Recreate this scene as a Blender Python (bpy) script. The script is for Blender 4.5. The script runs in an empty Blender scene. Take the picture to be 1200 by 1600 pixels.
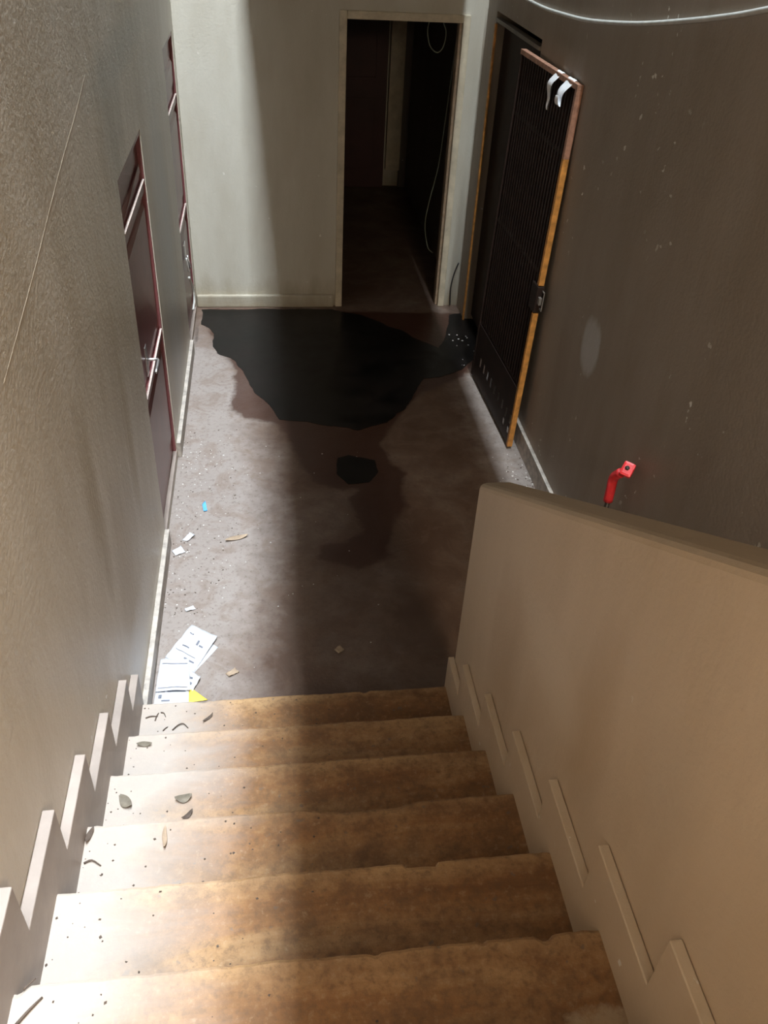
import bpy, bmesh, math, random
import numpy as np
from mathutils import Vector, Matrix, noise as mnoise
random.seed(4)
S = bpy.context.scene
COL = S.collection

# ------------------------------------------------------------------ camera
cam_d = bpy.data.cameras.new('camera')
cam = bpy.data.objects.new('camera', cam_d)
COL.objects.link(cam)
cam_d.sensor_fit = 'HORIZONTAL'
cam_d.sensor_width = 36.0
cam_d.lens = 36.0 * 1331.84 / 1200.0
cam_d.clip_start = 0.05
cam_d.clip_end = 60
R = ((0.99171652, -0.03322393, 0.12407462),
     (-0.11871132, -0.60595927, 0.78658819),
     (0.04905061, -0.79480157, -0.60488388))
m = Matrix.Identity(4)
for i in range(3):
    m[i][0] = R[i][0]; m[i][1] = -R[i][1]; m[i][2] = -R[i][2]
m.translation = (0.0, 0.0, 2.85)
cam.matrix_world = m
S.camera = cam

# ------------------------------------------------------------------ light and exposure
S.view_settings.view_transform = 'Standard'
S.view_settings.look = 'None'
S.view_settings.exposure = 0.0
S.view_settings.gamma = 1.0
S.view_settings.use_curve_mapping = False

w = bpy.data.worlds.new('sky')
S.world = w
w.use_nodes = True
bg = w.node_tree.nodes['Background']
bg.inputs[0].default_value = (0.72, 0.83, 1.0, 1)
bg.inputs[1].default_value = 0.05

def area_light(name, loc, sx, sy, watts, color, rot=(0, 0, 0), spread=180):
    d = bpy.data.lights.new(name, 'AREA')
    d.shape = 'RECTANGLE'
    d.size = sx; d.size_y = sy
    d.energy = watts; d.color = color
    d.spread = math.radians(spread)
    o = bpy.data.objects.new(name, d)
    o.location = loc; o.rotation_euler = rot
    COL.objects.link(o)
    return o
# daylight falling through the two long roof lights, one along each side wall
area_light('roof_light_left', (-0.38, 2.2, 8.0), 0.36, 9.0, 1650, (0.86, 0.94, 1.0))
area_light('roof_light_right', (1.38, 2.2, 8.0), 0.24, 9.0, 1500, (0.84, 0.94, 1.0))
# added warm fill lamp behind the camera, aimed at the dim left wall
area_light('fill_light', (1.25, -1.7, 3.7), 1.0, 0.9, 145, (1.0, 0.78, 0.53), (Vector((-0.6, 2.2, 1.0)) - Vector((1.25, -1.7, 3.7))).to_track_quat('-Z', 'Y').to_euler())

# ------------------------------------------------------------------ helpers
def link(name, me, mat=None, parent=None):
    o = bpy.data.objects.new(name, me)
    COL.objects.link(o)
    if mat: me.materials.append(mat)
    if parent: o.parent = parent
    return o

def struct(o):
    o['kind'] = 'structure'
    return o

def tag(o, label, cat, group=None):
    o['label'] = label; o['category'] = cat
    if group: o['group'] = group
    return o

def empty(name, loc, label=None, cat=None, group=None):
    o = bpy.data.objects.new(name, None)
    o.empty_display_size = 0.05
    o.location = loc
    COL.objects.link(o)
    if label: tag(o, label, cat, group)
    return o

def mesh(name, verts, faces, smooth=False):
    me = bpy.data.meshes.new(name)
    me.from_pydata([tuple(v) for v in verts], [], faces)
    if smooth:
        me.polygons.foreach_set('use_smooth', [True] * len(me.polygons))
    me.update()
    return me

def fix(me):
    bm = bmesh.new(); bm.from_mesh(me)
    bmesh.ops.recalc_face_normals(bm, faces=bm.faces)
    bm.to_mesh(me); bm.free()
    return me

def boxes(name, bl, bevel=0.0):
    """one mesh of several boxes (x0,x1,y0,y1,z0,z1)"""
    bm = bmesh.new()
    for (x0, x1, y0, y1, z0, z1) in bl:
        vs = [bm.verts.new(c) for c in ((x0,y0,z0),(x1,y0,z0),(x1,y1,z0),(x0,y1,z0),(x0,y0,z1),(x1,y0,z1),(x1,y1,z1),(x0,y1,z1))]
        for f in ((0,3,2,1),(4,5,6,7),(0,1,5,4),(1,2,6,5),(2,3,7,6),(3,0,4,7)):
            bm.faces.new([vs[i] for i in f])
    if bevel > 0:
        bmesh.ops.bevel(bm, geom=list(bm.edges), offset=bevel, segments=2, profile=0.6, affect='EDGES')
    me = bpy.data.meshes.new(name); bm.to_mesh(me); bm.free()
    return me

def prism_x(name, poly, x0, x1, bevel=0.0):
    """polygon in (y,z) extruded along x"""
    bm = bmesh.new()
    a = [bm.verts.new((x0, y, z)) for y, z in poly]
    b = [bm.verts.new((x1, y, z)) for y, z in poly]
    bm.faces.new(a); bm.faces.new(b[::-1])
    n = len(poly)
    for i in range(n):
        bm.faces.new((a[i], b[i], b[(i+1) % n], a[(i+1) % n]))
    bmesh.ops.recalc_face_normals(bm, faces=bm.faces)
    if bevel > 0:
        bmesh.ops.bevel(bm, geom=list(bm.edges), offset=bevel, segments=3, profile=0.5, affect='EDGES')
    me = bpy.data.meshes.new(name); bm.to_mesh(me); bm.free()
    return me

def tube(name, pts, r, n=8, sub=4, r1=None):
    """round tube through points (Catmull-Rom), radius r to r1"""
    P = [Vector(p) for p in pts]
    Q = []
    if sub > 1 and len(P) > 2:
        E = [P[0] * 2 - P[1]] + P + [P[-1] * 2 - P[-2]]
        for i in range(1, len(E) - 2):
            for k in range(sub):
                t = k / sub
                a, b, c, d = E[i-1], E[i], E[i+1], E[i+2]
                Q.append(0.5 * ((2*b) + (c-a)*t + (2*a-5*b+4*c-d)*t*t + (3*b-a-3*c+d)*t**3))
        Q.append(P[-1])
    else:
        Q = P
    vs, fs = [], []
    up = Vector((0.3, 0.2, 0.93))
    for i, q in enumerate(Q):
        d = (Q[min(i+1, len(Q)-1)] - Q[max(i-1, 0)]).normalized()
        s = d.cross(up)
        if s.length < 1e-3: s = d.cross(Vector((1, 0, 0)))
        s.normalize(); u = s.cross(d); u.normalize()
        rr = r if r1 is None else r + (r1 - r) * i / (len(Q) - 1)
        for k in range(n):
            a = 2 * math.pi * k / n
            vs.append(q + s * (rr * math.cos(a)) + u * (rr * math.sin(a)))
    for i in range(len(Q) - 1):
        for k in range(n):
            fs.append((i*n+k, i*n+(k+1) % n, (i+1)*n+(k+1) % n, (i+1)*n+k))
    fs.append(tuple(range(n))[::-1])
    fs.append(tuple((len(Q)-1)*n + k for k in range(n)))
    return fix(mesh(name, vs, fs, True))

# ------------------------------------------------------------------ materials
def newmat(name):
    mt = bpy.data.materials.new(name); mt.use_nodes = True
    nt = mt.node_tree
    return mt, nt, nt.nodes['Principled BSDF']

def nd(nt, typ, **kw):
    n = nt.nodes.new(typ)
    for k, v in kw.items():
        if k.startswith('i_'):
            n.inputs[int(k[2:])].default_value = v
        else:
            setattr(n, k, v)
    return n

def noise_tex(nt, vec, scale, detail=6, rough=0.6, dist=0.0):
    n = nt.nodes.new('ShaderNodeTexNoise')
    n.inputs['Scale'].default_value = scale
    n.inputs['Detail'].default_value = detail
    n.inputs['Roughness'].default_value = rough
    n.inputs['Distortion'].default_value = dist
    nt.links.new(vec, n.inputs['Vector'])
    return n.outputs['Fac']

def ramp(nt, fac, stops):
    n = nt.nodes.new('ShaderNodeValToRGB')
    el = n.color_ramp.elements
    while len(el) < len(stops): el.new(0.5)
    for e, (p, c) in zip(el, stops):
        e.position = p
        e.color = (c, c, c, 1) if isinstance(c, (int, float)) else (*c, 1)
    nt.links.new(fac, n.inputs['Fac'])
    return n.outputs['Color']

def mix(nt, fac, a, b, mode='MIX'):
    n = nt.nodes.new('ShaderNodeMix'); n.data_type = 'RGBA'; n.blend_type = mode
    fs = [s for s in n.inputs if s.type == 'VALUE'][0]
    cs = [s for s in n.inputs if s.type == 'RGBA']
    for s, v in ((fs, fac), (cs[0], a), (cs[1], b)):
        if isinstance(v, bpy.types.NodeSocket): nt.links.new(v, s)
        elif isinstance(v, tuple): s.default_value = (*v, 1)
        else: s.default_value = v
    return [s for s in n.outputs if s.type == 'RGBA'][0]

def math_n(nt, op, a, b=0.0, clamp=False):
    n = nt.nodes.new('ShaderNodeMath'); n.operation = op; n.use_clamp = clamp
    for s, v in zip(n.inputs, (a, b)):
        if isinstance(v, bpy.types.NodeSocket): nt.links.new(v, s)
        else: s.default_value = v
    return n.outputs[0]

def bump(nt, bsdf, h, strength, dist=0.01):
    b = nt.nodes.new('ShaderNodeBump')
    b.inputs['Strength'].default_value = strength
    b.inputs['Distance'].default_value = dist
    nt.links.new(h, b.inputs['Height'])
    nt.links.new(b.outputs['Normal'], bsdf.inputs['Normal'])

def coord(nt, scale=(1, 1, 1)):
    tc = nt.nodes.new('ShaderNodeTexCoord')
    mp = nt.nodes.new('ShaderNodeMapping')
    mp.inputs['Scale'].default_value = scale
    nt.links.new(tc.outputs['Object'], mp.inputs['Vector'])
    return mp.outputs['Vector']

def plain(name, c, rough=0.6, metal=0.0, var=0.25, scale=9.0, b=0.15, stretch=(1, 1, 1), spec=0.5):
    mt, nt, bs = newmat(name)
    v = coord(nt, stretch)
    n = noise_tex(nt, v, scale)
    d = tuple(x * (1 - var) for x in c); u = tuple(min(1, x * (1 + var)) for x in c)
    nt.links.new(ramp(nt, n, [(0.3, d), (0.7, u)]), bs.inputs['Base Color'])
    bs.inputs['Roughness'].default_value = rough
    bs.inputs['Metallic'].default_value = metal
    bs.inputs['Specular IOR Level'].default_value = spec
    if b: bump(nt, bs, noise_tex(nt, v, scale * 8), b, 0.004)
    return mt

def plaster(name, base, stain, rough=0.5, patches=(), grime=0.5, bumpy=0.35, spots=(0.8, 0.78, 0.74), soft=False, chips=0.715, splash=0.0):
    """painted cement render: streaky grime, orange-peel relief, chipped pale specks, optional worn patches (y,z,ry,rz,color)"""
    mt, nt, bs = newmat(name)
    v = coord(nt)
    vs = coord(nt, (1.0, 1.0, 0.28))
    big = noise_tex(nt, vs, 1.7, 5, 0.6, 0.4)
    med = noise_tex(nt, vs, 7.0, 6, 0.65)
    fine = noise_tex(nt, v, 60.0, 4, 0.6)
    f = math_n(nt, 'ADD', math_n(nt, 'MULTIPLY', big, 0.7), math_n(nt, 'MULTIPLY', med, 0.3))
    lo = tuple(b + (s - b) * grime for b, s in zip(base, stain))
    col = ramp(nt, f, [(0.34, lo), (0.60, base)])
    if splash:                               # dirt splashed up from the floor
        sz = nt.nodes.new('ShaderNodeSeparateXYZ'); nt.links.new(v, sz.inputs[0])
        sh = math_n(nt, 'ADD', math_n(nt, 'MULTIPLY', sz.outputs[2], 1.0 / splash), math_n(nt, 'MULTIPLY', med, 1.2))
        col = mix(nt, ramp(nt, math_n(nt, 'MULTIPLY', sh, 0.5), [(0.30, 0.75), (0.70, 0.0)]), col, stain)
    # pale chips where paint has flaked
    ch = noise_tex(nt, v, 22.0, 3, 0.5)
    chm = noise_tex(nt, v, 1.3, 3, 0.5)
    cf = math_n(nt, 'MULTIPLY', ramp(nt, ch, [(chips, 0.0), (chips + 0.02, 1.0)]), ramp(nt, chm, [(0.5, 0.0), (0.62, 1.0)]))
    col = mix(nt, cf, col, spots)
    if patches:
        sep = nt.nodes.new('ShaderNodeSeparateXYZ'); nt.links.new(v, sep.inputs[0])
        for (py, pz, ry, rz, pc) in patches:
            a = math_n(nt, 'MULTIPLY', math_n(nt, 'SUBTRACT', sep.outputs[1], py), 1 / ry)
            b = math_n(nt, 'MULTIPLY', math_n(nt, 'SUBTRACT', sep.outputs[2], pz), 1 / rz)
            r2 = math_n(nt, 'ADD', math_n(nt, 'MULTIPLY', a, a), math_n(nt, 'MULTIPLY', b, b))
            r2 = math_n(nt, 'ADD', r2, math_n(nt, 'MULTIPLY', med, 1.6))
            pm = ramp(nt, math_n(nt, 'MULTIPLY', r2, 0.4), [(0.25, 0.75), (0.85, 0.0)] if soft else [(0.55, 0.85), (0.75, 0.0)])
            col = mix(nt, pm, col, pc)
    nt.links.new(col, bs.inputs['Base Color'])
    bs.inputs['Roughness'].default_value = rough
    bs.inputs['Specular IOR Level'].default_value = 0.35
    h = math_n(nt, 'ADD', math_n(nt, 'MULTIPLY', fine, 0.5), math_n(nt, 'MULTIPLY', med, 0.8))
    h = math_n(nt, 'ADD', h, math_n(nt, 'MULTIPLY', cf, -0.4))
    bump(nt, bs, h, bumpy, 0.012)
    return mt

M = {}
M['left'] = plaster('left_wall_paint', (0.63, 0.58, 0.50), (0.40, 0.33, 0.23), 0.38, grime=0.6, soft=True, chips=0.70, patches=[
    (3.55, 2.00, 0.30, 0.26, (0.36, 0.35, 0.30)), (2.25, 1.20, 0.10, 0.40, (0.36, 0.29, 0.18)), (2.95, 0.95, 0.08, 0.35, (0.36, 0.28, 0.16)),
    (3.9, 2.2, 0.9, 0.10, (0.46, 0.46, 0.42)), (4.85, 0.9, 0.45, 0.9, (0.47, 0.49, 0.48)), (2.5, 0.7, 0.2, 0.3, (0.44, 0.36, 0.26)), (2.55, 0.28, 0.4, 0.16, (0.68, 0.67, 0.66))])
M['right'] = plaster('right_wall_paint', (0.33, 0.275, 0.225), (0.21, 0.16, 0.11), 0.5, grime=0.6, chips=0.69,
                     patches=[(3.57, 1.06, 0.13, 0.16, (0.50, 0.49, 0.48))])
M['back'] = plaster('back_wall_paint', (0.54, 0.52, 0.455), (0.30, 0.25, 0.17), 0.55, grime=0.4, splash=0.30, chips=0.70)
M['parapet'] = plaster('parapet_paint', (0.60, 0.48, 0.35), (0.46, 0.35, 0.23), 0.45, grime=0.6, bumpy=0.25, soft=True, patches=[
    (1.15, 1.35, 0.10, 0.30, (0.46, 0.34, 0.22)), (1.75, 0.95, 0.16, 0.32, (0.45, 0.33, 0.21)), (0.85, 1.55, 0.12, 0.16, (0.52, 0.42, 0.31)), (1.45, 1.25, 0.25, 0.12, (0.64, 0.53, 0.40))])
M['ceiling'] = plaster('ceiling_paint', (0.22, 0.19, 0.15), (0.15, 0.12, 0.09), 0.7)
M['skirt'] = plain('skirting_paint', (0.30, 0.25, 0.22), 0.45, var=0.2, scale=5)
M['skirt_top'] = plain('dusty_skirting_paint', (0.42, 0.38, 0.34), 0.6, var=0.35, scale=25)
M['maroon'] = plain('maroon_door_paint', (0.19, 0.065, 0.068), 0.33, var=0.25, scale=4, b=0.08)
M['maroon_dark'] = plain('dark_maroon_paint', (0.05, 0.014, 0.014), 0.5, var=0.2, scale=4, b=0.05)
M['frame'] = plain('cream_frame_paint', (0.52, 0.46, 0.35), 0.5, var=0.2, scale=12)
M['dark_steel'] = plain('dark_brown_steel', (0.022, 0.012, 0.009), 0.55, var=0.4, scale=14, spec=0.3)
M['orange'] = plain('orange_primer_steel', (0.50, 0.22, 0.05), 0.5, var=0.45, scale=22)
M['rust'] = plain('rusty_pinkish_steel', (0.33, 0.17, 0.11), 0.55, var=0.4, scale=30)
M['lintel'] = plain('grey_steel', (0.16, 0.14, 0.12), 0.5)
M['white_cloth'] = plain('white_plastic_strip', (0.88, 0.89, 0.92), 0.5, var=0.06, scale=40)
M['paper'] = plain('white_paper', (0.64, 0.66, 0.71), 0.7, var=0.10, scale=30, b=0)
M['ink'] = plain('grey_print', (0.16, 0.17, 0.21), 0.7, var=0.3, scale=30, b=0)
M['yellow'] = plain('yellow_paper', (0.85, 0.66, 0.08), 0.6, var=0.08, b=0)
M['card'] = plain('brown_card', (0.36, 0.27, 0.19), 0.7, var=0.25, scale=30)
M['blue'] = plain('blue_wrapper', (0.10, 0.36, 0.70), 0.35, var=0.25, b=0)
M['leaf'] = plain('dry_leaf', (0.17, 0.145, 0.11), 0.7, var=0.3, scale=40)
M['twig'] = plain('dark_twig', (0.09, 0.065, 0.05), 0.8, var=0.3, scale=60)
M['red'] = plain('red_paint', (0.62, 0.03, 0.035), 0.35, var=0.15, scale=30, b=0.05)
M['black_rod'] = plain('dark_rod', (0.03, 0.022, 0.018), 0.5)
M['white_cable'] = plain('white_cable', (0.55, 0.55, 0.52), 0.45, var=0.12, scale=20, b=0)
M['grey_cable'] = plain('grey_cable', (0.20, 0.22, 0.17), 0.5, b=0)
M['black_cable'] = plain('black_cable', (0.02, 0.02, 0.022), 0.45, b=0)
M['chrome'] = plain('bare_metal', (0.55, 0.53, 0.52), 0.35, metal=0.9, var=0.15, b=0)
M['pale_edge'] = plain('painted_glint', (0.56, 0.46, 0.42), 0.45, var=0.25, scale=30)  # pale colour for the light caught on the door rails
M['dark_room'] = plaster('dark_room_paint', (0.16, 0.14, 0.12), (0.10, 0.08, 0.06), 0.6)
M['rubble'] = plain('plaster_crumbs', (0.60, 0.58, 0.56), 0.8, var=0.3, scale=60)
M['ridge'] = plain('pale_plaster_ridge', (0.46, 0.39, 0.30), 0.6, var=0.4, scale=20)

def tar_material():
    mt, nt, bs = newmat('black_oil')
    v = coord(nt)
    n = noise_tex(nt, v, 4.0, 5)
    nt.links.new(ramp(nt, n, [(0.35, (0.004, 0.004, 0.004)), (0.7, (0.012, 0.009, 0.008))]), bs.inputs['Base Color'])
    nt.links.new(ramp(nt, n, [(0.3, 0.28), (0.7, 0.5)]), bs.inputs['Roughness'])
    bs.inputs['Specular IOR Level'].default_value = 0.25
    return mt
M['tar'] = tar_material()

def floor_material():
    mt, nt, bs = newmat('stained_cement_floor')
    v = coord(nt)
    big = noise_tex(nt, v, 2.2, 6, 0.6, 0.5)
    med = noise_tex(nt, v, 9.0, 6, 0.65)
    fine = noise_tex(nt, v, 70.0, 4, 0.6)
    col = ramp(nt, big, [(0.32, (0.10, 0.060, 0.042)), (0.5, (0.145, 0.098, 0.074)), (0.68, (0.21, 0.165, 0.14))])
    col = mix(nt, ramp(nt, med, [(0.35, 0.55), (0.65, 0.0)]), col, (0.085, 0.05, 0.035))
    def attr(name, k, lo, hi, n=med):
        a = nt.nodes.new('ShaderNodeAttribute'); a.attribute_name = name
        s = math_n(nt, 'ADD', a.outputs['Fac'], math_n(nt, 'MULTIPLY', math_n(nt, 'SUBTRACT', n, 0.5), k))
        return ramp(nt, math_n(nt, 'ADD', s, 0.5), [(0.5 + lo, 0.0), (0.5 + hi, 1.0)])
    lit_dust = attr('lit_dust', 0.25, -0.08, 0.12)
    col = mix(nt, math_n(nt, 'MULTIPLY', lit_dust, 0.75), col, (0.33, 0.295, 0.275))  # pale in the lit bands: dusty cement plus light in the colour
    spk = noise_tex(nt, v, 40.0, 5, 0.75)
    col = mix(nt, ramp(nt, spk, [(0.34, 0.5), (0.48, 0.0)]), col, (0.10, 0.07, 0.055))
    col = mix(nt, ramp(nt, noise_tex(nt, v, 5.0, 6, 0.7, 0.8), [(0.50, 0.0), (0.62, 0.45)]), col, (0.17, 0.115, 0.085))
    wet = attr('wet', 0.16, -0.012, 0.02)
    col = mix(nt, math_n(nt, 'MULTIPLY', wet, 0.85), col, (0.050, 0.019, 0.012))
    nt.links.new(col, bs.inputs['Base Color'])
    rr = mix(nt, wet, ramp(nt, med, [(0.3, 0.62), (0.7, 0.8)]), (0.38, 0.38, 0.38))
    nt.links.new(rr, bs.inputs['Roughness'])
    bs.inputs['Specular IOR Level'].default_value = 0.35
    h = math_n(nt, 'ADD', math_n(nt, 'MULTIPLY', fine, 0.4), med)
    bump(nt, bs, h, 0.25, 0.01)
    return mt
M['floor'] = floor_material()

def step_material():
    mt, nt, bs = newmat('worn_cement_step')
    v = coord(nt)
    vx = coord(nt, (0.35, 1.6, 1.6))
    big = noise_tex(nt, vx, 3.2, 6, 0.6, 0.6)
    med = noise_tex(nt, v, 11.0, 6, 0.7)
    fine = noise_tex(nt, v, 90.0, 4, 0.6)
    col = ramp(nt, big, [(0.34, (0.17, 0.072, 0.025)), (0.52, (0.28, 0.140, 0.055)), (0.66, (0.38, 0.225, 0.105))])
    col = mix(nt, ramp(nt, med, [(0.36, 0.6), (0.6, 0.0)]), col, (0.13, 0.07, 0.035))
    # nosing rubbed pale by feet, dirt left at the back of the tread
    wa = nt.nodes.new('ShaderNodeAttribute'); wa.attribute_name = 'wear'
    ws = math_n(nt, 'ADD', wa.outputs['Fac'], math_n(nt, 'MULTIPLY', math_n(nt, 'SUBTRACT', med, 0.5), 1.6))
    ws = math_n(nt, 'ADD', ws, math_n(nt, 'MULTIPLY', math_n(nt, 'SUBTRACT', big, 0.5), 1.5))
    col = mix(nt, math_n(nt, 'MULTIPLY', ramp(nt, math_n(nt, 'MULTIPLY', ws, 0.5), [(0.2, 0.0), (0.6, 1.0)]), 0.55), col, (0.46, 0.30, 0.155))
    col = mix(nt, math_n(nt, 'MULTIPLY', ramp(nt, math_n(nt, 'MULTIPLY', ws, -0.5), [(0.1, 0.0), (0.6, 1.0)]), 0.6), col, (0.11, 0.055, 0.025))
    spk = noise_tex(nt, v, 48.0, 5, 0.75)
    col = mix(nt, ramp(nt, spk, [(0.36, 0.55), (0.50, 0.0)]), col, (0.13, 0.075, 0.04))
    col = mix(nt, ramp(nt, spk, [(0.56, 0.0), (0.70, 0.35)]), col, (0.48, 0.35, 0.22))
    # tiny dark pits
    pit = noise_tex(nt, v, 34.0, 2, 0.5)
    col = mix(nt, ramp(nt, pit, [(0.70, 0.0), (0.74, 0.6)]), col, (0.14, 0.11, 0.09))
    sep = nt.nodes.new('ShaderNodeSeparateXYZ'); nt.links.new(v, sep.inputs[0])
    # smear of pale plaster on the nearest steps by the parapet
    ea = math_n(nt, 'MULTIPLY', math_n(nt, 'SUBTRACT', sep.outputs[0], 0.595), 12.0)
    eb = math_n(nt, 'MULTIPLY', math_n(nt, 'SUBTRACT', sep.outputs[1], 0.645), 14.0)
    er = math_n(nt, 'ADD', math_n(nt, 'ADD', math_n(nt, 'MULTIPLY', ea, ea), math_n(nt, 'MULTIPLY', eb, eb)), math_n(nt, 'MULTIPLY', med, 2.4))
    col = mix(nt, ramp(nt, math_n(nt, 'MULTIPLY', er, 0.4), [(0.55, 0.7), (0.72, 0.0)]), col, (0.52, 0.40, 0.27))
    # paler grey over the lit left side: dusty, with its light painted in
    d = math_n(nt, 'ADD', sep.outputs[0], math_n(nt, 'MULTIPLY', math_n(nt, 'SUBTRACT', big, 0.5), 0.5))
    dm = ramp(nt, math_n(nt, 'ADD', d, 0.6), [(0.18, 0.8), (0.50, 0.0)])
    col = mix(nt, dm, col, (0.46, 0.42, 0.385))
    nt.links.new(col, bs.inputs['Base Color'])
    bs.inputs['Roughness'].default_value = 0.62
    bs.inputs['Specular IOR Level'].default_value = 0.3
    h = math_n(nt, 'ADD', math_n(nt, 'MULTIPLY', fine, 0.5), med)
    bump(nt, bs, h, 0.3, 0.01)
    return mt
M['step'] = step_material()

# ------------------------------------------------------------------ the setting
XL, XR, YB, ZT = -0.572, 1.515, 6.455, 8.2
SK = 0.024                                   # skirting depth
D1 = (3.50, 4.30, 0.06, 1.82)                # maroon doors: y0, y1, z0, z1
D2 = (5.66, 6.34, 0.05, 1.93)
D4 = (5.10, 6.19, 2.13)                      # doorway in the right wall
XA, XB, ZD = 0.567, 1.350, 2.02              # doorway in the back wall (clear opening)
SX0, SX1, SZ = -0.18, 1.375, 3.4             # slab over the stairwell

# floor: one fine grid that also runs into the two dark rooms
WET = [(-0.47,6.0),(-0.26,5.373),(-0.278,4.828),(-0.155,4.72),(-0.015,4.691),(0.065,4.499),(0.156,4.145),(0.233,3.98),(0.455,3.912),(0.388,3.817),(0.406,3.693),(0.464,3.537),(0.341,3.464),(0.215,3.439),(0.195,3.322),(0.39,3.226),(0.578,3.319),(0.591,3.47),(0.65,3.633),(0.733,3.745),(0.715,3.898),(0.756,4.09),(0.678,4.229),(0.649,4.379),(0.708,4.532),(0.953,4.968),(1.312,5.227),(1.534,5.513),(1.701,6.288),(-0.461,6.40)]
def signed_dist(P, poly):
    poly = np.array(poly); n = len(poly)
    d = np.full(len(P), 1e9); inside = np.zeros(len(P), bool)
    for i in range(n):
        a, b = poly[i], poly[(i+1) % n]
        e = b - a
        t = np.clip(((P - a) @ e) / (e @ e), 0, 1)
        q = a + t[:, None] * e
        d = np.minimum(d, np.linalg.norm(P - q, axis=1))
        c = (a[1] > P[:, 1]) != (b[1] > P[:, 1])
        with np.errstate(divide='ignore', invalid='ignore'):
            xi = (b[0] - a[0]) * (P[:, 1] - a[1]) / (b[1] - a[1]) + a[0]
        inside ^= c & (P[:, 0] < xi)
    return np.where(inside, d, -d)
xs = np.arange(-0.80, 2.8, 0.03); ys = np.arange(-2.6, 10.0, 0.03)
gx, gy = np.meshgrid(xs, ys)
P = np.stack([gx.ravel(), gy.ravel()], 1)
nx, ny = len(xs), len(ys)
fv = np.concatenate([P, np.zeros((len(P), 1))], 1)
idx = np.arange(nx * ny).reshape(ny, nx)
ff = np.stack([idx[:-1, :-1].ravel(), idx[:-1, 1:].ravel(), idx[1:, 1:].ravel(), idx[1:, :-1].ravel()], 1)
me = bpy.data.meshes.new('floor'); me.from_pydata(fv.tolist(), [], ff.tolist()); me.update()
a = me.attributes.new('wet', 'FLOAT', 'POINT'); a.data.foreach_set('value', signed_dist(P, WET).astype(np.float32))
dl = -0.06 - P[:, 0] - 0.06 * np.sin(P[:, 1] * 3)            # dusty strip in the left light band, its brightness painted in
dr = P[:, 0] - 1.28                                          # and the same in the right light band
dd = np.maximum(dl, np.where(P[:, 1] < 5.3, dr, -1)) * 0.7
dd = np.where(P[:, 1] > 5.2, dd - (P[:, 1] - 5.2) * 0.5, dd)
a = me.attributes.new('lit_dust', 'FLOAT', 'POINT'); a.data.foreach_set('value', dd.astype(np.float32))
floor = struct(link('floor', me, M['floor']))

T = 0.22
wl = struct(link('wall_left', boxes('wall_left', [
    (XL-T, XL, -2.7, D1[0], -0.02, ZT), (XL-T, XL, D1[0], D1[1], D1[3], ZT), (XL-T, XL, D1[0], D1[1], -0.02, D1[2]-0.02),
    (XL-T, XL, D1[1], D2[0], -0.02, ZT), (XL-T, XL, D2[0], D2[1], D2[3], ZT), (XL-T, XL, D2[0], D2[1], -0.02, D2[2]-0.02),
    (XL-T, XL, D2[1], YB, -0.02, ZT)]), M['left']))
wr_ = struct(link('wall_right', boxes('wall_right', [
    (XR, XR+T, -2.7, D4[0], -0.02, ZT), (XR, XR+T, D4[0], D4[1], D4[2], ZT), (XR, XR+T, D4[1], YB, -0.02, ZT)]), M['right']))
wb = struct(link('wall_back', boxes('wall_back', [
    (XL-T, XA-0.012, YB, YB+T, -0.02, ZT), (XA-0.012, XB+0.012, YB, YB+T, ZD+0.012, ZT), (XB+0.012, XR+T, YB, YB+T, -0.02, ZT)]), M['back']))
struct(link('wall_rear', boxes('wall_rear', [(XL-T, XR+T, -2.9, -2.7, 1.3, ZT)]), M['left']))
struct(link('ceiling', boxes('ceiling', [(SX0, SX1, -0.7, YB, SZ, ZT)]), M['ceiling']))  # unseen; made solid up to the roof to cut stray light below

# a pale ridge left in the plaster of the left wall
pts = [(XL-0.0002, 3.15, 2.26), (XL-0.0002, 2.9, 2.20), (XL-0.0002, 2.65, 2.145), (XL-0.0002, 2.40, 2.09), (XL-0.0002, 2.18, 2.036), (XL-0.0002, 1.95, 1.98), (XL-0.0002, 1.70, 1.92)]
pts = [(x, y, z + random.uniform(-0.006, 0.006)) for x, y, z in pts]
link('plaster_ridge', tube('plaster_ridge', pts, 0.0006, 6, 5), M['ridge'], wl)

# dark rooms beyond the doorways
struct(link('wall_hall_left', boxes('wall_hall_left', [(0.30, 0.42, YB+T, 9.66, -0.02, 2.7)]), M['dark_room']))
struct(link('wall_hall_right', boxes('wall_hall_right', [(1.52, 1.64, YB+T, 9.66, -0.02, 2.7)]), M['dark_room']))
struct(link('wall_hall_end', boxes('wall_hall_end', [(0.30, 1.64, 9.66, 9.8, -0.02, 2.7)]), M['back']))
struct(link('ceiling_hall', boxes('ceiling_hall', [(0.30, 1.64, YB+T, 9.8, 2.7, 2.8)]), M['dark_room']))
struct(link('wall_side_room', boxes('wall_side_room', [
    (2.6, 2.7, 4.6, 6.675, -0.02, 2.7), (XR+T, 2.7, 4.5, 4.6, -0.02, 2.7), (XR+T, 2.7, 6.675, 6.775, -0.02, 2.7)]), M['dark_room']))
struct(link('ceiling_side_room', boxes('ceiling_side_room', [(XR+T, 2.7, 4.5, 6.775, 2.7, 2.8)]), M['dark_room']))

# skirtings
def skirting(name, bl, mat, bev=0.004):
    return struct(link(name, boxes(name, bl, bev), mat))
skirting('baseboard_left', [(XL, XL+SK, 2.31, D1[0]-0.005, 0, 0.10), (XL, XL+SK, D1[1]+0.005, D2[0]-0.005, 0, 0.10)], M['skirt_top'])
skirting('baseboard_right', [(XR-0.022, XR, 0.6, D4[0]-0.005, 0, 0.135)], M['skirt_top'])
skirting('baseboard_back', [(XL+0.004, 0.50, YB-0.035, YB, 0, 0.10)], M['back'], 0.012)

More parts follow.
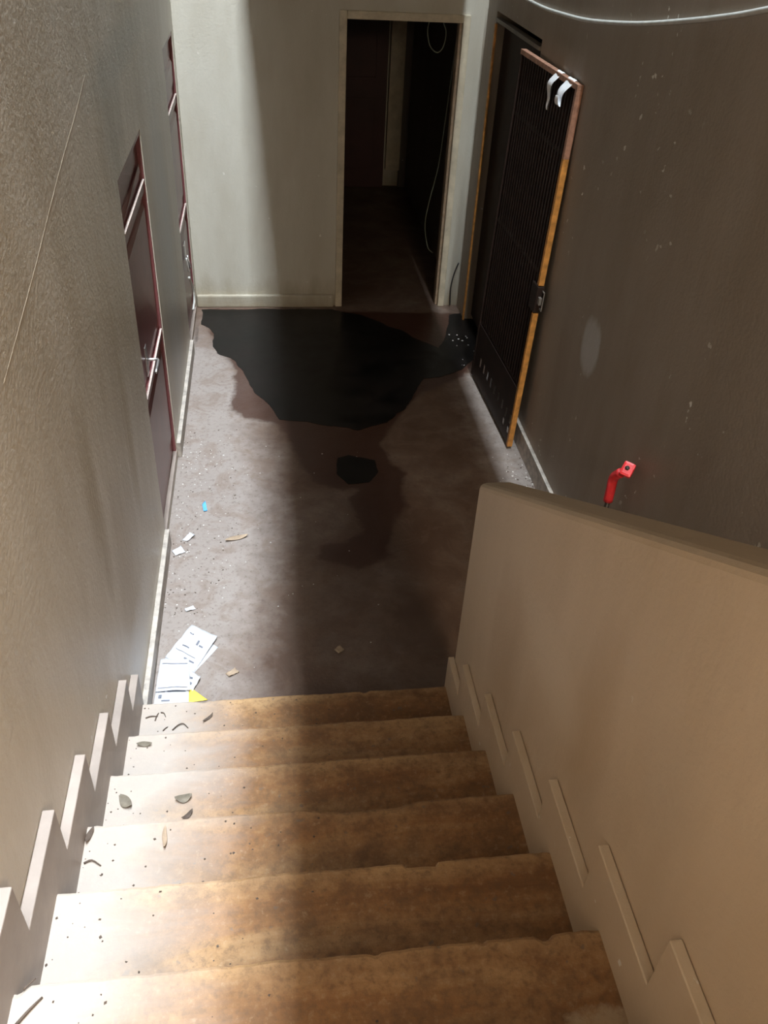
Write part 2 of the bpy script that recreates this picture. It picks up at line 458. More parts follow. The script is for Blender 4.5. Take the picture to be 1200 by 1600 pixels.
# ------------------------------------------------------------------ staircase
stairs = tag(empty('staircase', (0.05, 1.2, 0)), 'flight of worn cement steps going down to the stained floor', 'stairs')
bpy.context.view_layer.update()
YN = lambda k: 2.265 - 0.2846 * (k - 1)
ZN = lambda k: 0.17 * k + 0.04
SXA, SXB = XL + 0.002, 0.675
def child(o, parent):
    o.parent = parent
    o.matrix_parent_inverse = Matrix.Translation(-Vector(parent.location))
    return o
def step_mesh(k):
    yf, z, yb = YN(k), ZN(k), YN(k + 1) - 0.002
    z0 = 0.0
    N = 150
    vs, fs = [], []
    for i in range(N + 1):
        x = SXA + (SXB - SXA) * i / N
        c = mnoise.noise(Vector((x * 9, k * 7.3, 0.5))) * 0.004 + mnoise.noise(Vector((x * 45, k * 3.1, 2.0))) * 0.0025
        chip = max(0.0, mnoise.noise(Vector((x * 14, k * 5.7, 9.0))) - 0.42) * 0.05
        if k == 4:                           # broken nosing
            t = min(1, max(0, (x - 0.05) / 0.10)) * min(1, max(0, (0.37 - x) / 0.06))
            chip += 0.012 * t
        if k == 5 and 0.28 < x < 0.36: chip += 0.008
        e = yf + c - chip
        w = 0.010 + chip * 0.6
        vs += [(x, e - 0.004, z0), (x, e - 0.002, z - 0.05), (x, e, z - w), (x, e - w * 0.35, z - w * 0.3), (x, e - w, z + c * 0.2),
               (x, e - 0.07, z + mnoise.noise(Vector((x * 5, k, 1))) * 0.0015), (x, yb + 0.05, z + mnoise.noise(Vector((x * 5, k, 4))) * 0.0015), (x, yb, z), (x, yb, z0)]
    q = 9
    for i in range(N):
        for j in range(q):
            a, b = i * q + j, i * q + (j + 1) % q
            fs.append((a, b, b + q, a + q))
    fs.append(tuple(range(q))[::-1]); fs.append(tuple(N * q + j for j in range(q)))
    me = fix(mesh('step', vs, fs, False))
    prof = (0.3, 0.6, 1.0, 1.0, 1.0, 0.35, -0.5, -1.0, -1.0)
    at = me.attributes.new('wear', 'FLOAT', 'POINT')
    at.data.foreach_set('value', [prof[i % q] for i in range(len(vs))])
    return me
for k in range(1, 9):
    child(link('step', step_mesh(k), M['step']), stairs)
child(link('landing', boxes('landing', [(SXA, SXB, -2.69, YN(9), 0, ZN(9))], 0.006), M['step']), stairs)

def zigzag(dz, dy, k1=9, end=None):
    top = []
    y1 = YN(1) + 0.012
    poly = [(y1, 0.0), (y1, ZN(1) - 0.0)]
    for k in range(1, k1):
        yv = YN(k) + dy if k > 1 else y1
        poly.append((yv, ZN(k) + dz)) if k > 1 else poly.append((y1, ZN(1) + dz))
        poly.append((YN(k + 1) + dy, ZN(k) + dz))
    poly.append((YN(k1) + dy, ZN(k1 - 1) + dz + 0.17))
    poly.append((YN(k1) - 0.3, ZN(k1 - 1) + dz + 0.17))
    poly.append((YN(k1) - 0.3, 0.0))
    # drop duplicates
    out = []
    for p in poly:
        if not out or (abs(p[0]-out[-1][0]) + abs(p[1]-out[-1][1])) > 1e-5: out.append(p)
    return out
o = child(link('step_skirting', prism_x('step_skirting', zigzag(0.155, 0.118), XL + 0.001, XL + 0.030, 0.003), M['skirt']), stairs)
o['label'] = 'stepped brown skirting along the left wall'
o = child(link('step_skirting', prism_x('step_skirting', zigzag(0.155, 0.10), 0.652, 0.676, 0.003), M['parapet']), stairs)
o['label'] = 'stepped beige skirting along the foot of the parapet'

# parapet beside the stairs
zt = lambda y: 1.235 + 0.607 * (2.235 - y)
PY = 2.285
poly = [(PY, 0), (PY, zt(PY)), (-0.35, zt(-0.35)), (-1.6, zt(-0.35)), (-1.6, 0)]
par = link('parapet_wall', prism_x('parapet_wall', poly, 0.677, 0.800, 0.022), M['parapet'])
tag(par, 'solid beige plastered parapet sloping down beside the stairs', 'wall')

# ------------------------------------------------------------------ maroon steel doors in the left wall
def maroon_door(name, D, rails):
    y0, y1, z0, z1 = D
    x = XL - 0.022
    root = struct(link(name, boxes(name, [(x-0.04, x, y0+0.022, y1-0.022, z0, z1-0.022)], 0.002), M['maroon']))
    link('door_frame', boxes('door_frame', [(XL-0.14, XL-0.003, y0, y0+0.022, z0, z1), (XL-0.14, XL-0.003, y1-0.022, y1, z0, z1),
                                            (XL-0.14, XL-0.003, y0+0.022, y1-0.022, z1-0.022, z1)], 0.002), M['maroon'], root)
    link('threshold', boxes('threshold', [(XL-0.14, XL+0.002, y0, y1, z0-0.018, z0)], 0.003), M['skirt'], root)
    for z, h, d in rails:
        r = link('rail', boxes('rail', [(x, x+d, y0+0.026, y1-0.026, z-h, z)], 0.002), M['maroon'], root)
        link('rail_glint', boxes('rail_glint', [(x+d-0.004, x+d+0.006, y0+0.026, y1-0.026, z, z+0.006)], 0.001), M['pale_edge'], r)  # pale bead painting in the light along the rail's top edge
    # pressed panels between the rails, each folded along its diagonal
    zs = [z0+0.05] + sorted(z for z, _, _ in rails) + [z1-0.06]
    for a, b in zip(zs[:-1], zs[1:]):
        ya, yb_, za, zb = y0+0.06, y1-0.06, a+0.05, b-0.09
        vs = [(x, ya, za), (x+0.001, yb_, za), (x, yb_, zb), (x+0.001, ya, zb), (x+0.012, yb_-0.02, zb-0.02), (x+0.010, ya+0.02, zb-0.04), (x+0.010, yb_-0.02, za+0.04)]
        link('panel', fix(mesh('panel', vs, [(0,1,6), (0,6,5), (0,5,3), (5,6,4), (3,5,4), (3,4,2), (4,6,1), (4,1,2)])), M['maroon'], root)
    return root
d1 = maroon_door('door_1', D1, [(0.832, 0.05, 0.014), (1.598, 0.05, 0.014)])
d2 = maroon_door('door_2', D2, [(0.840, 0.05, 0.014), (1.56, 0.05, 0.014)])
x = XL - 0.022
h = link('door_handle', tube('door_handle', [(x+0.004, 3.74, 0.93), (x+0.055, 3.74, 0.93), (x+0.06, 3.70, 0.93), (x+0.058, 3.62, 0.925)], 0.007, 8, 3), M['chrome'], d1)
link('handle_plate', boxes('handle_plate', [(x, x+0.008, 3.715, 3.765, 0.85, 1.0)], 0.002), M['chrome'], d1)
link('lock_body', boxes('lock_body', [(x, x+0.022, 5.86, 5.96, 0.60, 0.70)], 0.004), M['chrome'], d2)
link('padlock', tube('padlock', [(x+0.032, 5.90, 0.62), (x+0.045, 5.88, 0.57), (x+0.045, 5.90, 0.53), (x+0.035, 5.93, 0.56), (x+0.032, 5.93, 0.61)], 0.006, 8, 4), M['chrome'], d2)
o = link('pull_cord', tube('pull_cord', [(x+0.045, 5.75, 0.52), (x+0.05, 5.82, 0.45), (x+0.055, 5.88, 0.37), (x+0.055, 5.86, 0.30), (x+0.05, 5.78, 0.27)], 0.008, 8, 4), M['white_cable'], d2)
o['label'] = 'looped white pull cord'
o = link('pull_cord', tube('pull_cord', [(x+0.04, 5.74, 0.66), (x+0.045, 5.755, 0.60), (x+0.045, 5.78, 0.55)], 0.006, 8, 4), M['white_cable'], d2)

# ------------------------------------------------------------------ doorway in the back wall
d3 = struct(empty('door_3', (0.97, YB, 0)))
bpy.context.view_layer.update()
def arch(bl, nm, mat, bev=0.006):
    return child(link(nm, boxes(nm, bl, bev), mat), d3)
arch([(XA-0.052, XA, YB-0.022, YB+0.10, 0.0, ZD+0.05)], 'jamb', M['frame'])
arch([(XB, XB+0.050, YB-0.022, YB+0.10, 0.0, ZD+0.05)], 'jamb', M['frame'])
arch([(XA, XB, YB-0.022, YB+0.10, ZD, ZD+0.05)], 'head', M['frame'])
# the brown inner stop that shows on the right jamb
arch([(XB-0.018, XB, YB+0.015, YB+0.09, 0.0, ZD)], 'door_stop', M['card'], 0.003)

# maroon door at the end of the dark hall
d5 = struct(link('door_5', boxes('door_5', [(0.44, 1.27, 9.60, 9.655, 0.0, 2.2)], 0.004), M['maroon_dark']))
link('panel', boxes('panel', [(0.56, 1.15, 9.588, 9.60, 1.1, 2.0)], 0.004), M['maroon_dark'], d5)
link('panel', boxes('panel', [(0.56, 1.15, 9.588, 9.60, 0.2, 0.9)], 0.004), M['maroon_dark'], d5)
struct(link('trim_1', boxes('trim_1', [(1.29, 1.44, 9.56, 9.66, 0.19, 2.7)], 0.006), M['frame']))
struct(link('trim_2', boxes('trim_2', [(1.44, 1.52, 9.60, 9.66, 0.0, 2.7)], 0.006), M['dark_room']))

# ------------------------------------------------------------------ doorway and frame in the right wall
d4 = struct(empty('door_4', (XR, 5.6, 0)))
bpy.context.view_layer.update()
o = child(link('frame_post', boxes('frame_post', [(XR-0.010, XR+0.004, D4[1]-0.026, D4[1], 0.0, 2.06)], 0.002), M['orange']), d4)
o['label'] = 'orange steel frame post'
child(link('frame_post', boxes('frame_post', [(XR+0.002, XR+0.04, D4[0], D4[0]+0.022, 0.0, 2.06)], 0.002), M['dark_steel']), d4)
child(link('frame_head', boxes('frame_head', [(XR-0.012, XR+0.03, D4[0], D4[1]-0.024, 2.075, 2.097)], 0.002), M['lintel']), d4)
child(link('shade_sheet', boxes('shade_sheet', [(XR+0.06, XR+0.07, D4[0], D4[1], 0.04, 2.07)], 0.001), M['dark_steel']), d4)  # dark sheet added across the doorway for the shade of the room behind

# ------------------------------------------------------------------ steel gate swung back against the right wall
GA, GB = Vector((1.437, 4.30, 0.0)), Vector((1.402, 5.26, 0.0))      # free edge and hinge edge on the floor
gate = tag(empty('security_gate', GA, ), 'dark steel barred gate with orange edge standing open against right wall', 'gate')
yv = (GB - GA); GL = yv.length; yv.normalize()
zv = Vector((0.030, -0.010, 1.0)).normalized()
xv = yv.cross(zv).normalized(); zv = xv.cross(yv).normalized()
gm = Matrix((( xv.x, yv.x, zv.x, GA.x), (xv.y, yv.y, zv.y, GA.y), (xv.z, yv.z, zv.z, GA.z), (0, 0, 0, 1)))
gate.matrix_world = gm
GH = 2.06
def gp(nm, bl, mat, bev=0.002, parent=gate):
    return link(nm, boxes(nm, bl, bev), mat, parent)
g0 = 0.02
o = gp('stile', [(-0.016, 0.016, 0, 0.026, g0, 0.90)], M['orange']); o['label'] = 'orange edge stile below the lock'
o = gp('stile', [(-0.016, 0.016, 0, 0.026, 1.06, 1.72)], M['orange']); o['label'] = 'orange edge stile above the lock'
o = gp('stile', [(-0.016, 0.016, 0, 0.026, 1.72, GH-0.026)], M['rust']); o['label'] = 'rusty top of the edge stile'
gp('stile', [(-0.016, 0.016, GL-0.026, GL, g0, GH-0.026)], M['dark_steel'])
o = gp('top_rail', [(-0.016, 0.016, 0, GL, GH-0.026, GH)], M['rust']); o['label'] = 'rusty pinkish top rail'
for z in (g0+0.0, 0.40, 1.10, 1.72):
    gp('rail', [(-0.004, 0.006, 0.026, GL-0.026, z, z+0.026)], M['dark_steel'])
nb = 20
bar_me = boxes('bar', [(-0.009, 0.009, -0.009, 0.009, 0.426, GH-0.026)], 0.0015)
bar_me.materials.append(M['dark_steel'])
for i in range(nb):
    o = bpy.data.objects.new('bar', bar_me); COL.objects.link(o); o.parent = gate
    o.location = (0, 0.026 + (GL - 0.052) * (i + 1) / (nb + 1), 0)
# backing sheet, and a kick plate with slots punched near its foot
ya, yb_ = 0.026, GL - 0.026
gp('sheet', [(0.010, 0.013, ya, yb_, 0.40, GH-0.03)], M['dark_steel'], 0)
def kick_plate():
    bl = [(-0.013, -0.010, ya, yb_, 0.22, 0.41), (-0.013, -0.010, ya, yb_, 0.130, 0.155), (-0.013, -0.010, ya, yb_, g0+0.01, 0.085)]
    for z0, z1, cs in ((0.155, 0.22, [0.05 + 0.092 * i for i in range(9)]), (0.085, 0.130, [0.06, 0.16])):
        e = ya
        for c in cs:
            bl.append((-0.013, -0.010, e, c - 0.017, z0, z1)); e = c + 0.017
        bl.append((-0.013, -0.010, e, yb_, z0, z1))
    return bl
gp('kick_plate', kick_plate(), M['dark_steel'], 0)
lk = gp('lock_box', [(-0.018, 0.020, -0.004, 0.09, 0.905, 1.055)], M['dark_steel'], 0.004)
lk['label'] = 'dark steel lock box'
gp('bolt', [(-0.008, 0.008, -0.03, -0.004, 0.96, 1.00)], M['lintel'], 0.002, lk)
gp('strike_loop', [(0.010, 0.016, -0.030, -0.004, 0.925, 0.935), (0.010, 0.016, -0.030, -0.004, 1.025, 1.035), (0.010, 0.016, -0.036, -0.030, 0.925, 1.035)], M['lintel'], 0.0015, lk)
for z in (0.35, 1.75):
    link('hinge', tube('hinge', [(0.02, GL+0.008, z), (0.02, GL+0.008, z+0.09)], 0.011, 10, 1), M['dark_steel'], gate)

# white strips knotted over the top rail
def gw(p): return gm @ Vector(p)
def strip(pts, wdt, name):
    """flat strip through gate-space points, widened along the rail (y)"""
    vs, fs = [], []
    n = len(pts)
    for i, (x, y, z, wk) in enumerate(pts):
        j = 0.003 * math.sin(i * 2.1)
        for s, dxx in ((-1, 0.0), (-0.35, 0.006), (0.35, -0.003), (1, 0.003)):
            vs.append(gw((x + dxx + j, y + s * wdt * wk / 2, z)))
    for i in range(n - 1):
        for k in range(3):
            a = i * 4 + k
            fs.append((a, a + 1, a + 5, a + 4))
    me = mesh(name, vs, fs, True)
    o = link(name, me, M['white_cloth'])
    md = o.modifiers.new('thick', 'SOLIDIFY'); md.thickness = 0.003
    md = o.modifiers.new('sub', 'SUBSURF'); md.levels = 1; md.render_levels = 2
    return o
r_ = 0.021
o = strip([(r_, 0.29, GH-0.05, .7), (r_, 0.30, GH-0.01, 1), (0.010, 0.30, GH+0.006, 1.1), (-0.010, 0.30, GH+0.006, 1.1), (-r_, 0.31, GH-0.02, 1.1),
           (-r_-0.022, 0.325, GH-0.05, 1.0), (-r_-0.018, 0.34, GH-0.09, .8), (-r_-0.004, 0.35, GH-0.135, .45), (-r_-0.006, 0.355, GH-0.165, .25), (-r_, 0.36, GH-0.19, .15)], 0.075, 'knotted_strip')
tag(o, 'white strip tied over the gate top, hanging in a thin tail', 'strip', 'white strips on the gate')
o = strip([(r_, 0.10, GH-0.06, .7), (r_, 0.11, GH-0.015, 1), (0.010, 0.12, GH+0.007, 1.2), (-0.010, 0.12, GH+0.007, 1.3), (-r_, 0.125, GH-0.02, 1.2),
           (-r_-0.025, 0.135, GH-0.05, 1.1), (-r_-0.030, 0.14, GH-0.09, .9), (-r_-0.024, 0.135, GH-0.125, .9), (-r_-0.042, 0.12, GH-0.11, .8), (-r_-0.046, 0.115, GH-0.07, .5)], 0.085, 'knotted_strip')
tag(o, 'white strip looped over the gate top nearest the orange edge', 'strip', 'white strips on the gate')

# ------------------------------------------------------------------ oil on the floor
def blob(name, poly, z, jit, mat, th=0.002, seed=0):
    """irregular puddle: outline refined and jittered, given a thin raised edge"""
    pts = []
    n = len(poly)
    for i in range(n):
        a, b = Vector((*poly[i], 0)), Vector((*poly[(i+1) % n], 0))
        k = max(1, int((b - a).length / 0.02))
        for j in range(k):
            p = a.lerp(b, j / k)
            t = mnoise.noise_vector(Vector((p.x * 6 + seed, p.y * 6, 0))) * jit + mnoise.noise_vector(Vector((p.x * 22, p.y * 22, seed))) * jit * 0.4
            pts.append((p.x + t.x, p.y + t.y))
    bm = bmesh.new()
    vs = [bm.verts.new((x, y, z)) for x, y in pts]
    f = bm.faces.new(vs)
    bm.normal_update()
    if f.normal.z < 0: f.normal_flip()
    r = bmesh.ops.extrude_face_region(bm, geom=[f])
    for v in r['geom']:
        if isinstance(v, bmesh.types.BMVert): v.co.z += th
    bmesh.ops.recalc_face_normals(bm, faces=bm.faces)
    bmesh.ops.triangulate(bm, faces=[f for f in bm.faces if len(f.verts) > 4])
    me = bpy.data.meshes.new(name); bm.to_mesh(me); bm.free()
    return link(name, me, mat)
TAR = [(-0.53,6.385),(0.50,6.385),(0.60,6.32),(0.688,6.275),(0.872,6.108),(1.087,5.858),(1.228,5.674),(1.339,5.942),(1.424,6.267),(1.545,6.30),(1.60,6.15),(1.587,5.827),(1.487,5.514),(1.343,5.34),(1.178,5.25),(1.045,5.216),(0.947,4.986),(0.852,4.803),(0.718,4.647),(0.524,4.562),(0.406,4.598),(0.207,4.667),(0.046,4.712),(-0.032,4.876),(-0.136,5.09),(-0.211,5.362),(-0.295,5.556),(-0.39,5.64),(-0.42,5.75),(-0.42,5.949),(-0.47,6.06),(-0.53,6.12)]
tag(blob('oil_spill', TAR, 0.0005, 0.02, M['tar']), 'large black oil spill spread before the dark doorway', 'spill')
TAR2 = [(0.367,4.25),(0.439,4.282),(0.587,4.213),(0.596,4.091),(0.533,3.99),(0.413,3.983),(0.351,4.089)]
tag(blob('oil_puddle', TAR2, 0.0005, 0.012, M['tar'], seed=3), 'small round black oil puddle apart from the large spill', 'spill')

# ------------------------------------------------------------------ rubbish on the floor
def sheet_quad(name, q, z, mat, curl=0.01, lift=(0, 0, 0, 0), n=10, seed=1.0):
    """a creased sheet of paper from four floor corners"""
    vs, fs = [], []
    for i in range(n + 1):
        for j in range(n + 1):
            u, v = i / n, j / n
            p = (Vector(q[0]) * (1-u) * (1-v) + Vector(q[1]) * u * (1-v) + Vector(q[2]) * u * v + Vector(q[3]) * (1-u) * v)
            l = lift[0]*(1-u)*(1-v) + lift[1]*u*(1-v) + lift[2]*u*v + lift[3]*(1-u)*v
            w = abs(mnoise.noise(Vector((u * 2.5, v * 2.5, seed)))) * curl
            vs.append((p.x, p.y, z + l + w))
    for i in range(n):
        for j in range(n):
            a = i * (n + 1) + j
            fs.append((a, a + n + 1, a + n + 2, a + 1))
    o = link(name, mesh(name, vs, fs, True), mat)
    md = o.modifiers.new('thick', 'SOLIDIFY'); md.thickness = 0.0012; md.offset = 1
    return o
def print_marks(sheet, q, z, rows, seed=1.0, curl=0.01, lift=(0, 0, 0, 0)):
    """grey printed lines lying on the sheet, one joined part"""
    vs, fs = [], []
    def pt(u, v):
        p = (Vector(q[0]) * (1-u) * (1-v) + Vector(q[1]) * u * (1-v) + Vector(q[2]) * u * v + Vector(q[3]) * (1-u) * v)
        l = lift[0]*(1-u)*(1-v) + lift[1]*u*(1-v) + lift[2]*u*v + lift[3]*(1-u)*v
        return (p.x, p.y, z + l + abs(mnoise.noise(Vector((u * 2.5, v * 2.5, seed)))) * curl + 0.0022)
    for (u0, u1, v0, v1) in rows:
        k = 8; b = len(vs)
        for i in range(k + 1):
            u = u0 + (u1 - u0) * i / k
            vs.append(pt(u, v0)); vs.append(pt(u, v1))
        for i in range(k):
            fs.append((b+2*i, b+2*i+2, b+2*i+3, b+2*i+1))
    o = link('print', mesh('print', vs, fs), M['ink'], sheet)
    o['label'] = 'grey printed lines'; o['kind'] = 'stuff'
q1 = [(-0.41, 2.894), (-0.29, 2.80), (-0.385, 2.60), (-0.515, 2.70)]
o = sheet_quad('paper_sheet', q1, 0.004, M['paper'], 0.012, (0.0, 0.008, 0, 0), seed=2)
print_marks(o, q1, 0.004, [(.55, .62, .30, .42), (.66, .80, .38, .42), (.1, .8, .70, .715), (.2, .45, .55, .58), (.15, .3, .2, .23), (.5, .85, .8, .84)], 2, 0.012, (0.0, 0.008, 0, 0))
tag(o, 'tilted printed white sheet with torn right corner, farthest from the steps', 'paper', 'papers at the foot of the stairs')
q1b = [(-0.40, 2.845), (-0.285, 2.745), (-0.40, 2.575), (-0.52, 2.69)]
o = sheet_quad('paper_sheet', q1b, 0.001, M['paper'], 0.002, seed=5)
tag(o, 'white sheet showing its edge beneath the tilted printed sheet', 'paper', 'papers at the foot of the stairs')
q2 = [(-0.53, 2.672), (-0.408, 2.668), (-0.392, 2.488), (-0.537, 2.492)]
o = sheet_quad('paper_sheet', q2, 0.016, M['paper'], 0.008, (0.004, 0.0, 0, 0), seed=7)
print_marks(o, q2, 0.016, [(.08, .95, .14, .165), (.05, .92, .90, .92)], 7, 0.008, (0.004, 0.0, 0, 0))
tag(o, 'brightest square blank white sheet lying on top of the papers', 'paper', 'papers at the foot of the stairs')
q3 = [(-0.536, 2.53), (-0.40, 2.522), (-0.395, 2.40), (-0.540, 2.40)]
o = sheet_quad('paper_sheet', q3, 0.008, M['paper'], 0.003, seed=9)
print_marks(o, q3, 0.008, [(.05, .28, .22, .30), (.10, .2, .40, .55), (.35, .9, .20, .28), (.2, .45, .62, .68)], 9, 0.003)
tag(o, 'printed white sheet half hidden behind the lowest step', 'paper', 'papers at the foot of the stairs')
q4 = [(-0.41, 2.62), (-0.352, 2.56), (-0.385, 2.49), (-0.44, 2.53)]
o = sheet_quad('paper_scrap', q4, 0.002, M['paper'], 0.012, (0, 0.012, 0, 0), seed=11)
print_marks(o, q4, 0.002, [(.2, .6, .3, .4), (.3, .7, .55, .7)], 11, 0.012, (0, 0.012, 0, 0))
tag(o, 'small crumpled printed scrap sticking out right of the white sheets', 'paper')
qy = [(-0.420, 2.512), (-0.385, 2.505), (-0.318, 2.44), (-0.42, 2.43)]
o = sheet_quad('yellow_sheet', qy, 0.004, M['yellow'], 0.003, seed=13)
tag(o, 'yellow paper corner beside the white sheets at the lowest step', 'paper')

def scrap(name, x, y, sx, sy, rot, mat, label, cat, group=None, z=0.002, curl=0.012, seed=0.0):
    c, s = math.cos(rot), math.sin(rot)
    q = []
    for a, b in ((-1, .7), (.75, 1), (1, -.8), (-.8, -1)):
        q.append((x + c * a * sx / 2 - s * b * sy / 2, y + s * a * sx / 2 + c * b * sy / 2))
    o = sheet_quad(name, q, z, mat, curl, (0, curl * 0.6, 0, curl * 0.3), 6, seed)
    return tag(o, label, cat, group)
G = 'paper bits on the dusty floor'
scrap('paper_scrap', -0.463, 3.54, 0.07, 0.035, 0.9, M['paper'], 'torn white paper scrap by the wall, farther of two', 'paper', G, seed=1)
scrap('paper_scrap', -0.508, 3.43, 0.06, 0.055, 0.4, M['paper'], 'torn white paper scrap by the wall, nearer and whiter of two', 'paper', G, seed=2)
scrap('paper_scrap', -0.425, 3.00, 0.05, 0.025, 0.3, M['paper'], 'little white paper flake beyond the printed sheets', 'paper', G, seed=3)
scrap('paper_scrap', 0.258, 2.688, 0.04, 0.035, 0.5, M['card'], 'small pale scrap alone on the dark middle of the floor', 'paper', G, seed=4)
scrap('card_scrap', -0.219, 2.585, 0.055, 0.03, 0.45, M['card'], 'small brown card piece right of the papers', 'card', seed=5)
scrap('blue_wrapper', -0.394, 3.80, 0.022, 0.085, 0.15, M['blue'], 'small blue wrapper strip on the dusty floor by the left wall', 'wrapper', seed=6)

def leaf(name, x, y, z, ln, wd, rot, mat, label, seed=0, group='dry leaves on the stairs and floor'):
    """pointed, curled dry leaf"""
    vs, fs = [], []
    n = 8
    for i in range(n + 1):
        t = i / n
        hw = wd / 2 * math.sin(math.pi * min(1, t * 0.95 + 0.03)) ** 0.8
        zz = 0.010 * (t - 0.5) ** 2 * 4
        for s in (-1, 0, 1):
            vs.append(((t - 0.5) * ln, s * hw + 0.1 * ln * math.sin(t * 3 + seed), zz + abs(s) * wd * 0.12 + 0.0015))
    for i in range(n):
        for k in range(2):
            a = i * 3 + k
            fs.append((a, a + 3, a + 4, a + 1))
    me = mesh(name, vs, fs, True)
    o = link(name, me, mat)
    o.location = (x, y, z); o.rotation_euler = (0, 0, rot)
    md = o.modifiers.new('thick', 'SOLIDIFY'); md.thickness = 0.001
    return tag(o, label, 'leaf', group)
Z = ZN
leaf('dry_leaf', -0.215, 3.515, 0, 0.12, 0.035, 0.5, M['card'], 'curled pale brown leaf on the floor at the shadow edge', 1)
leaf('dry_leaf', -0.484, 1.591, Z(3), 0.052, 0.034, -0.6, M['leaf'], 'pointed grey leaf near the left skirting, third step up', 2)
leaf('dry_leaf', -0.313, 1.591, Z(3), 0.050, 0.030, 0.2, M['leaf'], 'rounded grey leaf on the third step up, right of the pointed one', 3)
leaf('dry_leaf', -0.298, 1.530, Z(3), 0.040, 0.016, 0.6, M['twig'], 'narrow dark leaf at the back of the third step up', 4)
leaf('dry_leaf', -0.331, 1.352, Z(4), 0.060, 0.014, 1.4, M['card'], 'narrow brown leaf on the middle of the fourth step up', 5)
leaf('dry_leaf', -0.530, 1.375, Z(4), 0.045, 0.016, 1.2, M['twig'], 'dark curled leaf by the left skirting, fourth step up', 6)
leaf('dry_leaf', -0.483, 1.931, Z(2), 0.05, 0.022, 0.1, M['leaf'], 'faint grey leaf on the second step up', 7)
leaf('dry_leaf', -0.290, 2.171, Z(1), 0.05, 0.012, 1.0, M['twig'], 'dark narrow leaf right of the twigs, lowest step', 8)

def twig(pts, z, r, label):
    o = link('twig', tube('twig', [(x, y, z + r * 0.9 + dz) for x, y, dz in pts], r, 6, 3, r * 0.6), M['twig'])
    return tag(o, label, 'twig', 'twigs on the stairs')
twig([(-0.525, 2.19, 0), (-0.505, 2.196, 0.002), (-0.480, 2.195, 0)], Z(1), 0.0028, 'straight twig nearest the left skirting, lowest step')
twig([(-0.488, 2.175, 0), (-0.484, 2.195, 0.002), (-0.478, 2.212, 0)], Z(1), 0.0025, 'short twig crossing the straight one, lowest step')
twig([(-0.47, 2.213, 0), (-0.458, 2.208, 0.002), (-0.45, 2.19, 0)], Z(1), 0.0025, 'bent short twig right of the crossed pair, lowest step')
twig([(-0.42, 2.125, 0), (-0.40, 2.145, 0.003), (-0.38, 2.15, 0.003), (-0.362, 2.13, 0)], Z(1), 0.0028, 'arched long twig at the back of the lowest step')
twig([(-0.455, 2.125, 0), (-0.446, 2.135, 0.002), (-0.438, 2.142, 0)], Z(1), 0.0025, 'tiny twig left of the arched one, lowest step')
twig([(-0.535, 1.296, 0), (-0.515, 1.302, 0.002), (-0.49, 1.285, 0)], Z(4), 0.003, 'bent twig with pale end, fourth step up')
twig([(-0.525, 0.765, 0), (-0.505, 0.79, 0.001), (-0.485, 0.812, 0)], Z(6), 0.0035, 'thick straight twig on the nearest step')
twig([(-0.525, 0.83, 0), (-0.513, 0.842, 0.001), (-0.505, 0.85, 0)], Z(6) - 0.0005, 0.002, 'thin short twig beyond the thick one, nearest step')

# crumbs of plaster and grit: past counting
def crumbs(name, spots, mat, label, seed):
    rnd = random.Random(seed)
    vs, fs = [], []
    for (x0, x1, y0, y1, z, cnt, r0, r1) in spots:
        for _ in range(cnt):
            cx = x0 + (x1 - x0) * rnd.random() ** 1.6
            cy = rnd.uniform(y0, y1); r = rnd.uniform(r0, r1)
            b = len(vs)
            a0 = rnd.random() * 6.28
            for k in range(4):
                vs.append((cx + r * rnd.uniform(.6, 1.3) * math.cos(a0 + k * 1.57), cy + r * rnd.uniform(.6, 1.3) * math.sin(a0 + k * 1.57), z + 0.0003))
            vs.append((cx, cy, z + r * rnd.uniform(.4, .9)))
            fs += [(b, b+1, b+4), (b+1, b+2, b+4), (b+2, b+3, b+4), (b+3, b, b+4), (b+3, b+2, b+1, b)]
    o = link(name, mesh(name, vs, fs), mat)
    o['kind'] = 'stuff'
    return tag(o, label, 'debris')
sp = [(XL+SK+0.004, -0.25, 2.95, 4.6, 0, 120, 0.0015, 0.006), (1.49, 1.30, 3.6, 4.25, 0, 40, 0.002, 0.008), (-0.5, 0.5, 2.6, 4.4, 0, 50, 0.002, 0.005), (1.35, 1.50, 5.35, 5.95, 0.0025, 14, 0.004, 0.008)]
crumbs('plaster_crumbs', sp, M['rubble'], 'pale plaster crumbs strewn over the dusty floor by the walls', 5)
sp = [(XL+SK+0.004, -0.2, 2.95, 4.6, 0, 140, 0.002, 0.006), (1.49, 1.36, 3.8, 4.2, 0, 40, 0.003, 0.008)]
for k in range(1, 8):
    sp.append((XL+0.035, 0.2, YN(k+1)+0.005, YN(k)-0.02, ZN(k), 34, 0.0015, 0.0045))
crumbs('dark_grit', sp, M['twig'], 'dark grit scattered on the steps and along the left wall', 8)

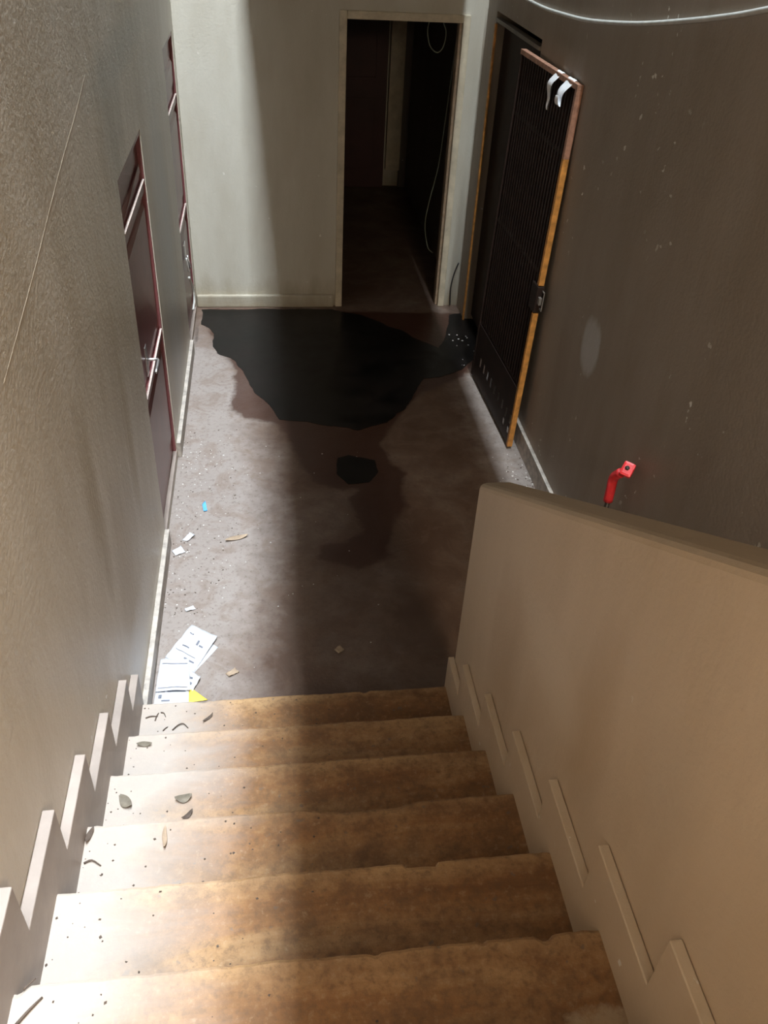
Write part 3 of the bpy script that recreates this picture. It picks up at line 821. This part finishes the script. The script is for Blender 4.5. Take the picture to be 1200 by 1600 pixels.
# ------------------------------------------------------------------ red topped rod behind the parapet
rod = tag(empty('metal_rod', (1.44, 2.86, 0)), 'bent red topped rod standing between the parapet and right wall', 'rod')
bpy.context.view_layer.update()
child(link('shaft', tube('shaft', [(1.44, 2.86, 0), (1.44, 2.858, 0.3), (1.44, 2.855, 0.70)], 0.011, 10, 2), M['black_rod']), rod)
child(link('sleeve', tube('sleeve', [(1.44, 2.856, 0.675), (1.44, 2.857, 0.74), (1.442, 2.862, 0.785), (1.446, 2.850, 0.815), (1.452, 2.825, 0.845)], 0.021, 12, 4), M['red']), rod)
tip = child(link('tip', boxes('tip', [(-0.026, 0.026, -0.032, 0.034, -0.013, 0.013)], 0.011), M['red']), rod)
tip.data.transform(Matrix.Rotation(math.radians(-32), 4, 'Z') @ Matrix.Shear('XY', 4, (0.0, 0.0)))
tip.location = (1.460, 2.795, 0.880); tip.rotation_euler = (math.radians(38), math.radians(-14), math.radians(-14))
hole = link('hole', tube('hole', [(0, 0.004, 0.0132), (0, 0.004, 0.0150)], 0.010, 10, 1), M['black_rod'], tip)

# ------------------------------------------------------------------ cables
c = link('wall_cable', tube('wall_cable', [(XR-0.009, y, z) for y, z in [(6.2, 2.30), (5.577, 2.277), (5.133, 2.277), (4.78, 2.292), (4.471, 2.31), (4.203, 2.335), (3.755, 2.389), (3.293, 2.462), (2.974, 2.519), (2.75, 2.566), (2.2, 2.68)]], 0.009, 10, 5), M['white_cable'])
tag(c, 'white cable sagging across the top of the right wall', 'cable')
c = link('hanging_cable', tube('hanging_cable', [(1.195, 6.70, 2.10), (1.20, 6.9, 1.979), (1.19, 6.9, 1.898), (1.216, 6.9, 1.808), (1.272, 6.9, 1.768), (1.315, 6.9, 1.811), (1.326, 6.9, 1.902), (1.295, 6.9, 1.982), (1.28, 6.72, 2.10)], 0.004, 8, 5), M['grey_cable'])
tag(c, 'thin cable loop hanging in the top of the dark doorway', 'cable')
c = link('hanging_cable', tube('hanging_cable', [(1.43, 6.9, 2.3), (1.413, 6.9, 1.966), (1.398, 6.9, 1.696), (1.378, 6.9, 1.344), (1.352, 6.9, 0.968), (1.306, 6.9, 0.719), (1.281, 6.9, 0.512), (1.317, 6.9, 0.325), (1.365, 6.9, 0.271)], 0.004, 8, 5), M['grey_cable'])
tag(c, 'long thin cable hanging down inside the dark doorway', 'cable')
c = link('corner_wire', tube('corner_wire', [(1.492, 6.448, 0.36), (1.462, 6.44, 0.27), (1.446, 6.435, 0.157), (1.452, 6.43, 0.012)], 0.005, 8, 4), M['black_cable'])
tag(c, 'black wire bent in the corner right of the doorway', 'wire')
